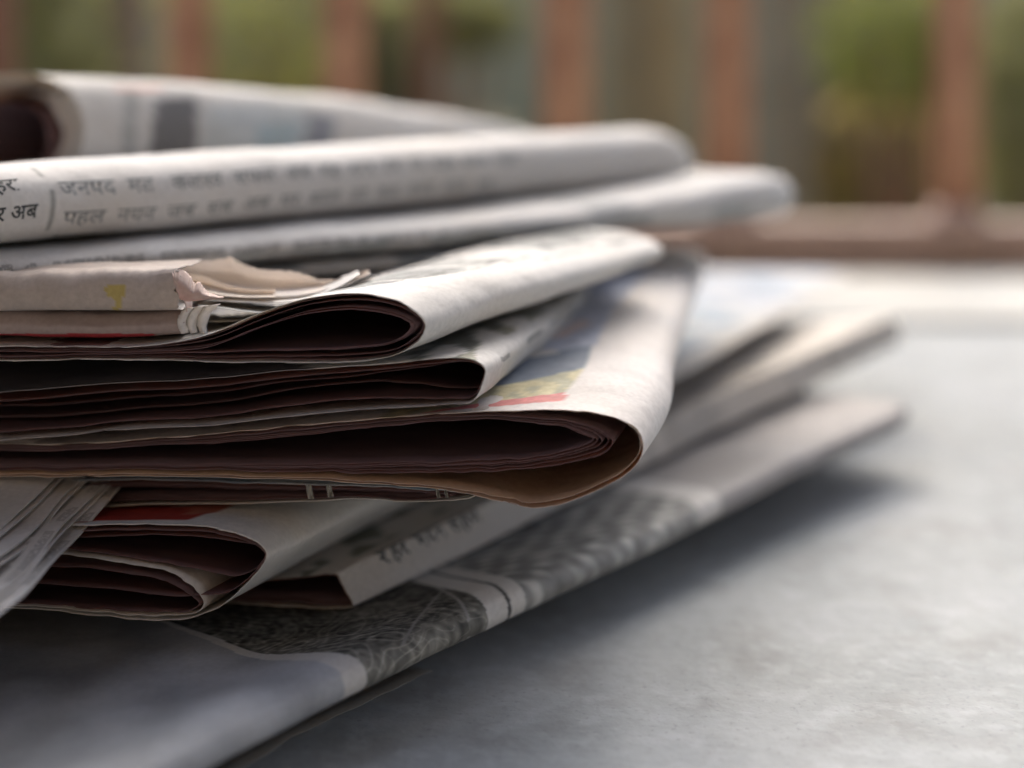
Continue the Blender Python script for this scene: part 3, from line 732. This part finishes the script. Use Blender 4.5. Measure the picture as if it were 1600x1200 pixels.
# --- torn newspaper lying on it: two folded layers and ragged flaps
def torn_paper():
    base = empty('torn_newspaper', (-.1, .3, .0735)); tag(base, 'torn newspaper with ragged ends at the left, lying on the upper looped one', 'newspaper', 'newspapers lying in the pile')
    def layer(y_tl, y_tr, y_bl, y_br, xr, Y, back, mat, inkf, sd, zb):
        xs = np.linspace(-160, xr, 90); G = []
        for i, x in enumerate(xs):
            q = (x + 160) / (xr + 160); yt = y_tl + (y_tr - y_tl) * q ** .8; yb = y_bl + (y_br - y_bl) * q
            Yq = Y + .006 * (1 - q)
            a = P(x, yt, Yq); b = P(x, yb, Yq + .001)
            bk = back * (.25 + .75 * q)
            wv = .0007 * noise.noise(Vector((x * .016, sd, 0))) + .0003 * noise.noise(Vector((x * .06, sd, 2)))
            pf = [(a.x, a.y + bk, a.z + zb * q), (a.x, a.y + bk * .5, a.z + zb * .75 * q), (a.x, a.y + .006, a.z + .0004 + wv), (a.x, a.y + .0018, a.z + .0001 + wv), (a.x, a.y + .0002, a.z - .0013 + wv * .6), (a.x, (a.y + b.y) / 2 - .0010 + wv, (a.z + b.z) / 2), (b.x, b.y - .0006, b.z + .0008), (b.x, b.y + .001, b.z), (b.x, b.y + .01, b.z), (b.x, b.y + bk, b.z)]
            G.append(spline(pf, 6))
        G = np.array(G)
        # ragged torn end
        for b in range(G.shape[1]):
            r = .0016 * noise.noise(Vector((b * .35, sd, 0))) + .0008 * noise.noise(Vector((b * 1.3, sd, 0)))
            for a in range(80, 90): G[a, b, 0] += r * (a - 79) / 10
        return sheet('folded_layer', G, mat, base, inkf=inkf, crumple=.0008, seed=sd)
    ink1 = patches([([(160, 447), (196, 445), (194, 462), (186, 487), (176, 486), (181, 470), (170, 463)], (.66, .54, .20))], base=(.66, .585, .55))
    layer(443, 422, 487, 485, 279, .288, .024, NEWS, ink1, 41, .0)
    ink2 = patches([([(-160, 521), (240, 521), (240, 532), (-160, 533)], (.55, .06, .07))], base=(.55, .45, .43))
    layer(492, 491, 528, 524, 284, .290, .028, NEWS, ink2, 43, 0)
    def flap(name, top, bot, Yt, Yb, belly, mat, sd, n=16, ink=None, jag=1.2, per=8):
        T = spline(top, per); B = spline(bot, per); G = []
        rnd = random.Random(sd)
        for i in range(len(T)):
            q = i / (len(T) - 1)
            j = jag * (noise.noise(Vector((i * .5, sd, 0))) + .6 * noise.noise(Vector((i * 1.7, sd, 5))))
            r = []
            for k in range(n):
                f = k / (n - 1); x = T[i][0] + (B[i][0] - T[i][0]) * f; y = T[i][1] + j * (1 - f) * 2 + (B[i][1] - T[i][1]) * f
                yy = (Yt + (Yb - Yt) * f) + belly * math.sin(f * math.pi)
                if isinstance(Yt, tuple): pass
                r.append(tuple(P(x, y, yy)))
            G.append(r)
        return sheet(name, np.array(G), mat, base, crumple=.0004, seed=sd, inkf=(lambda G, U, W: ink_const(G, ink)) if ink else None)
    # broad beige flap curling up behind
    flap('torn_flap', [(281, 414), (290, 409), (330, 407), (352, 403), (360, 401), (372, 409), (385, 415), (405, 421), (440, 423), (470, 427), (500, 436), (540, 432), (575, 420)],
         [(281, 430), (300, 442), (330, 452), (352, 458), (370, 461), (385, 462), (405, 463), (440, 464), (470, 462), (500, 456), (520, 449), (550, 440), (580, 428)], .318, .306, .012, PALE, 51, ink=(1, .97, .94))
    flap('torn_flap', [(281, 420), (300, 424), (325, 432), (345, 441), (365, 447), (390, 450), (430, 451)],
         [(281, 440), (300, 450), (325, 457), (345, 461), (365, 463), (390, 464), (430, 464)], .308, .302, .006, PALE, 52, ink=(.95, .90, .84), jag=.4)
    # pink fan of the torn end
    flap('torn_flap', [(268, 424), (276, 419), (286, 422), (298, 432), (304, 443), (312, 441), (320, 451), (330, 458), (350, 463)],
         [(272, 444), (276, 456), (280, 466), (288, 470), (298, 470), (306, 469), (314, 468), (328, 466), (348, 465)], .2905, .288, -.002, PINK, 53, ink=(.88, .80, .76), jag=1.6)
    flap('torn_flap', [(270, 428), (276, 440), (282, 456), (290, 475), (292, 486)], [(280, 424), (288, 440), (296, 456), (300, 474), (296, 487)], .289, .292, 0, PINK, 54, n=6, ink=(.82, .70, .66), jag=1)
    # curled ends of the lower layer
    for k, (x0, c) in enumerate([(276, (.66, .58, .54)), (291, (.74, .70, .66)), (306, (.80, .77, .72))]):
        flap('curled_end', [(x0 + 12, 481 - k), (x0 + 5, 490), (x0 + 1, 500), (x0 + 2, 511), (x0 + 7, 521)], [(x0 + 32 + 3 * k, 479 - 2 * k), (x0 + 24, 487), (x0 + 19, 499), (x0 + 16, 510), (x0 + 18, 520)], .2895 + .0012 * k, .292 + .0012 * k, -.0012, NEWS, 60 + k, n=8, ink=c, jag=1.4)
    # bright upper sheets that rise to the right
    flap('loose_sheet', [(345, 459), (385, 458), (430, 459), (480, 452), (515, 442), (540, 432), (560, 424)],
         [(322, 470), (375, 472), (430, 473), (480, 468), (515, 456), (540, 444), (562, 430)], .322, .300, 0, NEWS, 70, n=10, jag=1.0)
    flap('loose_sheet', [(300, 470), (340, 470), (385, 474), (430, 478), (470, 478), (500, 470)],
         [(312, 478), (345, 480), (385, 486), (430, 489), (450, 488), (475, 482)], .315, .296, 0, NEWS, 71, n=8, ink=(.78, .80, .80), jag=1.8)
    flap('loose_sheet', [(300, 486), (340, 492), (385, 494), (420, 492)], [(310, 500), (350, 502), (385, 500), (410, 497)], .312, .298, 0, NEWS, 72, n=6, ink=(.8, .78, .72), jag=1.5)
torn_paper()

# --- thin printed newspaper between the upper looped one and the long flat one
PN = Vector((-.0905, .335)); DN = Vector((.1277, .078)).normalized()
profN = [(.16, .0800), (.10, .0815), (.05, .0828), (.02, .0832), (.006, .0830), (.0012, .0822), (.0, .0808), (.001, .0796), (.005, .0788), (.02, .0784), (.06, .0780), (.16, .0765)]
def ink_N(G, U, W):
    c = ink_const(G, (.93, .94, .95)); n = nz_grid(G, 70, 19, (.5, 1, 1)); return page_blocks(G, U, W, np.ones(n.shape, bool), .024, .019, [(0, .5, (.42, .45, .47)), (.5, .6, (.82, .66, .6))])
N_base, N_res = ridge_paper('thin newspaper with grey print, between the upper looped one and the long flat one', PN, DN, profN, -.05, .148, 90, 4, .0008, inkf=ink_N, crumple=.0008, seed=61)

# --- long flat newspaper with rounded far end, under the thick one
PJ = Vector((-.108, .30)); DJ = Vector((.203, .18)).normalized()
profJ = [(.16, .0900), (.12, .0905), (.07, .0910), (.04, .0914), (.02, .0916), (.010, .0914), (.004, .0908), (.001, .0894), (.0, .0878), (.0008, .0862), (.003, .0850), (.010, .0843), (.03, .0840), (.08, .0838), (.16, .0838)]
def zJ(t, s, z):
    L = .283; k = max(0, (t - (L - .026)) / .026); sq = math.sqrt(max(0, 1 - k * k)) if k > 0 else 1
    q = max(0, (t - .17) / .1); lift = .0024 * max(0, t) / .27
    zz = .0875 + (z - .0875) * (.35 + .65 * sq) * (1 + .6 * min(max(q, 0), 1)) + (lift + .0030 * q * q) * (1 if False else 1) * np.clip((z - .0838) / .0078, 0.1, 1)
    return s + .012 * (1 - sq), zz
def ink_J(G, U, W):
    c = ink_const(G, (.97, .98, 1.0)); rel = G[..., :2] - np.array(PJ); t = rel @ np.array(DJ); n = nz_grid(G, 120, 2, (.4, .4, 1)); z = G[..., 2]; M = c.shape[1]
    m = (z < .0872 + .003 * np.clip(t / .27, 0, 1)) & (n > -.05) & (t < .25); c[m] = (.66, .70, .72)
    m = (t > .14) & (t < .20) & (n > .15); c[m] = (.70, .73, .76)
    return c
def txt_J(G, U, W):
    rel = G[..., :2] - np.array(PJ); t = rel @ np.array(DJ); return ((t < .12) & (G[..., 2] < .0895)).astype(float) * .7
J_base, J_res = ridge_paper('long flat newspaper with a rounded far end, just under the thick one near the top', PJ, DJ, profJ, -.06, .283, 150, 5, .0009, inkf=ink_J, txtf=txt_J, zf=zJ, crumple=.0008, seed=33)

# --- thick newspaper near the top, printed columns on its rounded front
PK = Vector((-.108, .30)); DK = Vector((.1733, .2)).normalized()
profK = [(.14, .0985), (.09, .1015), (.055, .1050), (.03, .1085), (.014, .1098), (.005, .1082), (.0012, .1056), (.0, .1022), (.0004, .0988), (.0022, .0955), (.006, .0933), (.014, .0925), (.04, .0920), (.10, .0920), (.16, .0920)]
def zK(t, s, z):
    L = .272; k = max(0, (t - (L - .028)) / .028); sq = math.sqrt(max(0, 1 - k * k)) if k > 0 else 1
    lift = .0035 * max(0, t) / .26
    top = np.clip((z - .092) / .018, 0, 1)
    zz = .0925 + (z - .0925) * (.25 + .75 * sq) + lift * (.5 + .7 * top)
    return s + .010 * (1 - sq) + .0006 * math.sin(t * 45), zz
def ink_K(G, U, W):
    c = ink_const(G, (.97, .97, .98)); x, y = to_px(G); n = nz_grid(G, 200, 2)
    rel = G[..., :2] - np.array(PK); t = rel @ np.array(DK)
    M = c.shape[1]; fr = np.zeros(x.shape, bool); fr[:, int(M * .3):] = True
    m = fr & (np.abs(t - (.0117 + .0012 * np.sin((G[..., 2] - .092) * 200))) < .00022); c[m] = (.42, .43, .42)
    m = (t < .003) & (G[..., 2] < .0934); c[m] = (.6, .08, .07)
    return c
K_base, K_res = ridge_paper('thick rounded newspaper near the top with columns of words printed on its front', PK, DK, profK, -.06, .272, 330, 6, .0011, inkf=ink_K, zf=zK, crumple=.0006, seed=37, per=10)
M_GREY = simple_mat('faded_ink', (0.27, 0.275, 0.27), 0.7, 800, 0.3)
o, G, nn = K_res[0]
rows = [[('हरा', -8, 302, 1), ('जनपद  मत   कलरव  सफल  अब  वह  नगर  तब  पर  शहर  समय  पहल', 97, 304, 0)],
        [('पर अब', -28, 348, 1), ('पहल  नयन  जब  सब  अब  घर  बदल  तट  कल  समय  सरल  जब', 97, 350, 0)],
        [('नगर', -30, 386, 0), ('भजन  समय  नगर  जल  वन  तब  आज', 72, 381, 0)]]
for r in rows:
    for body, a, b, dk in r:
        u, v = locate(G, a, b, 50, 120)
        wrap_text('printed_words', body, G, nn, u, v, .0048 if dk else .0050, o, mat=M_INK if dk else M_GREY, xs=1.0 if dk else 1.2, bold=.00008)

# --- rolled newspaper at the back on top
L_out = [(-60, 268), (-100, 245), (-112, 205), (-92, 158), (-45, 127), (10, 117), (60, 119), (102, 138), (124, 172), (130, 205), (124, 238), (108, 262), (80, 276), (20, 280), (-30, 278)]
L_in = [(-45, 255), (-66, 240), (-72, 212), (-62, 186), (-35, 168), (0, 162), (30, 163), (55, 175), (67, 195), (71, 215), (68, 238), (60, 252), (40, 262), (10, 266), (-20, 264)]
inkL = patches([([(195, 140), (215, 140), (210, 270), (190, 270)], (.62, .64, .64)), ([(243, 155), (305, 150), (312, 200), (300, 270), (232, 270)], (.28, .28, .29)),
                ([(320, 165), (480, 160), (478, 270), (315, 270)], (.80, .86, .90)), ([(400, 195), (470, 190), (470, 230), (400, 235)], (.60, .74, .82)), ([(482, 175), (525, 180), (522, 236), (478, 232)], (.42, .45, .52)),
                ([(180, 136), (260, 134), (250, 142), (180, 143)], (.95, .6, .55))], mott=.06, sc=200, base=(.93, .93, .93))
L_base, L_res = folded_paper('rolled newspaper with a dark hollow end on top of the pile at the back left', L_out, L_in, [0, .3, .6, 1], .395, -.1, (60, 190),
    [(420, 200, .46), (640, 212, .52), (800, 222, .575)], kend=.42, nst=90, per=8, kpow=3, inkf=inkL, crumple=.0009, seed=44, mats=[NEWS, NEWS, WARM, INNER_SHADED])
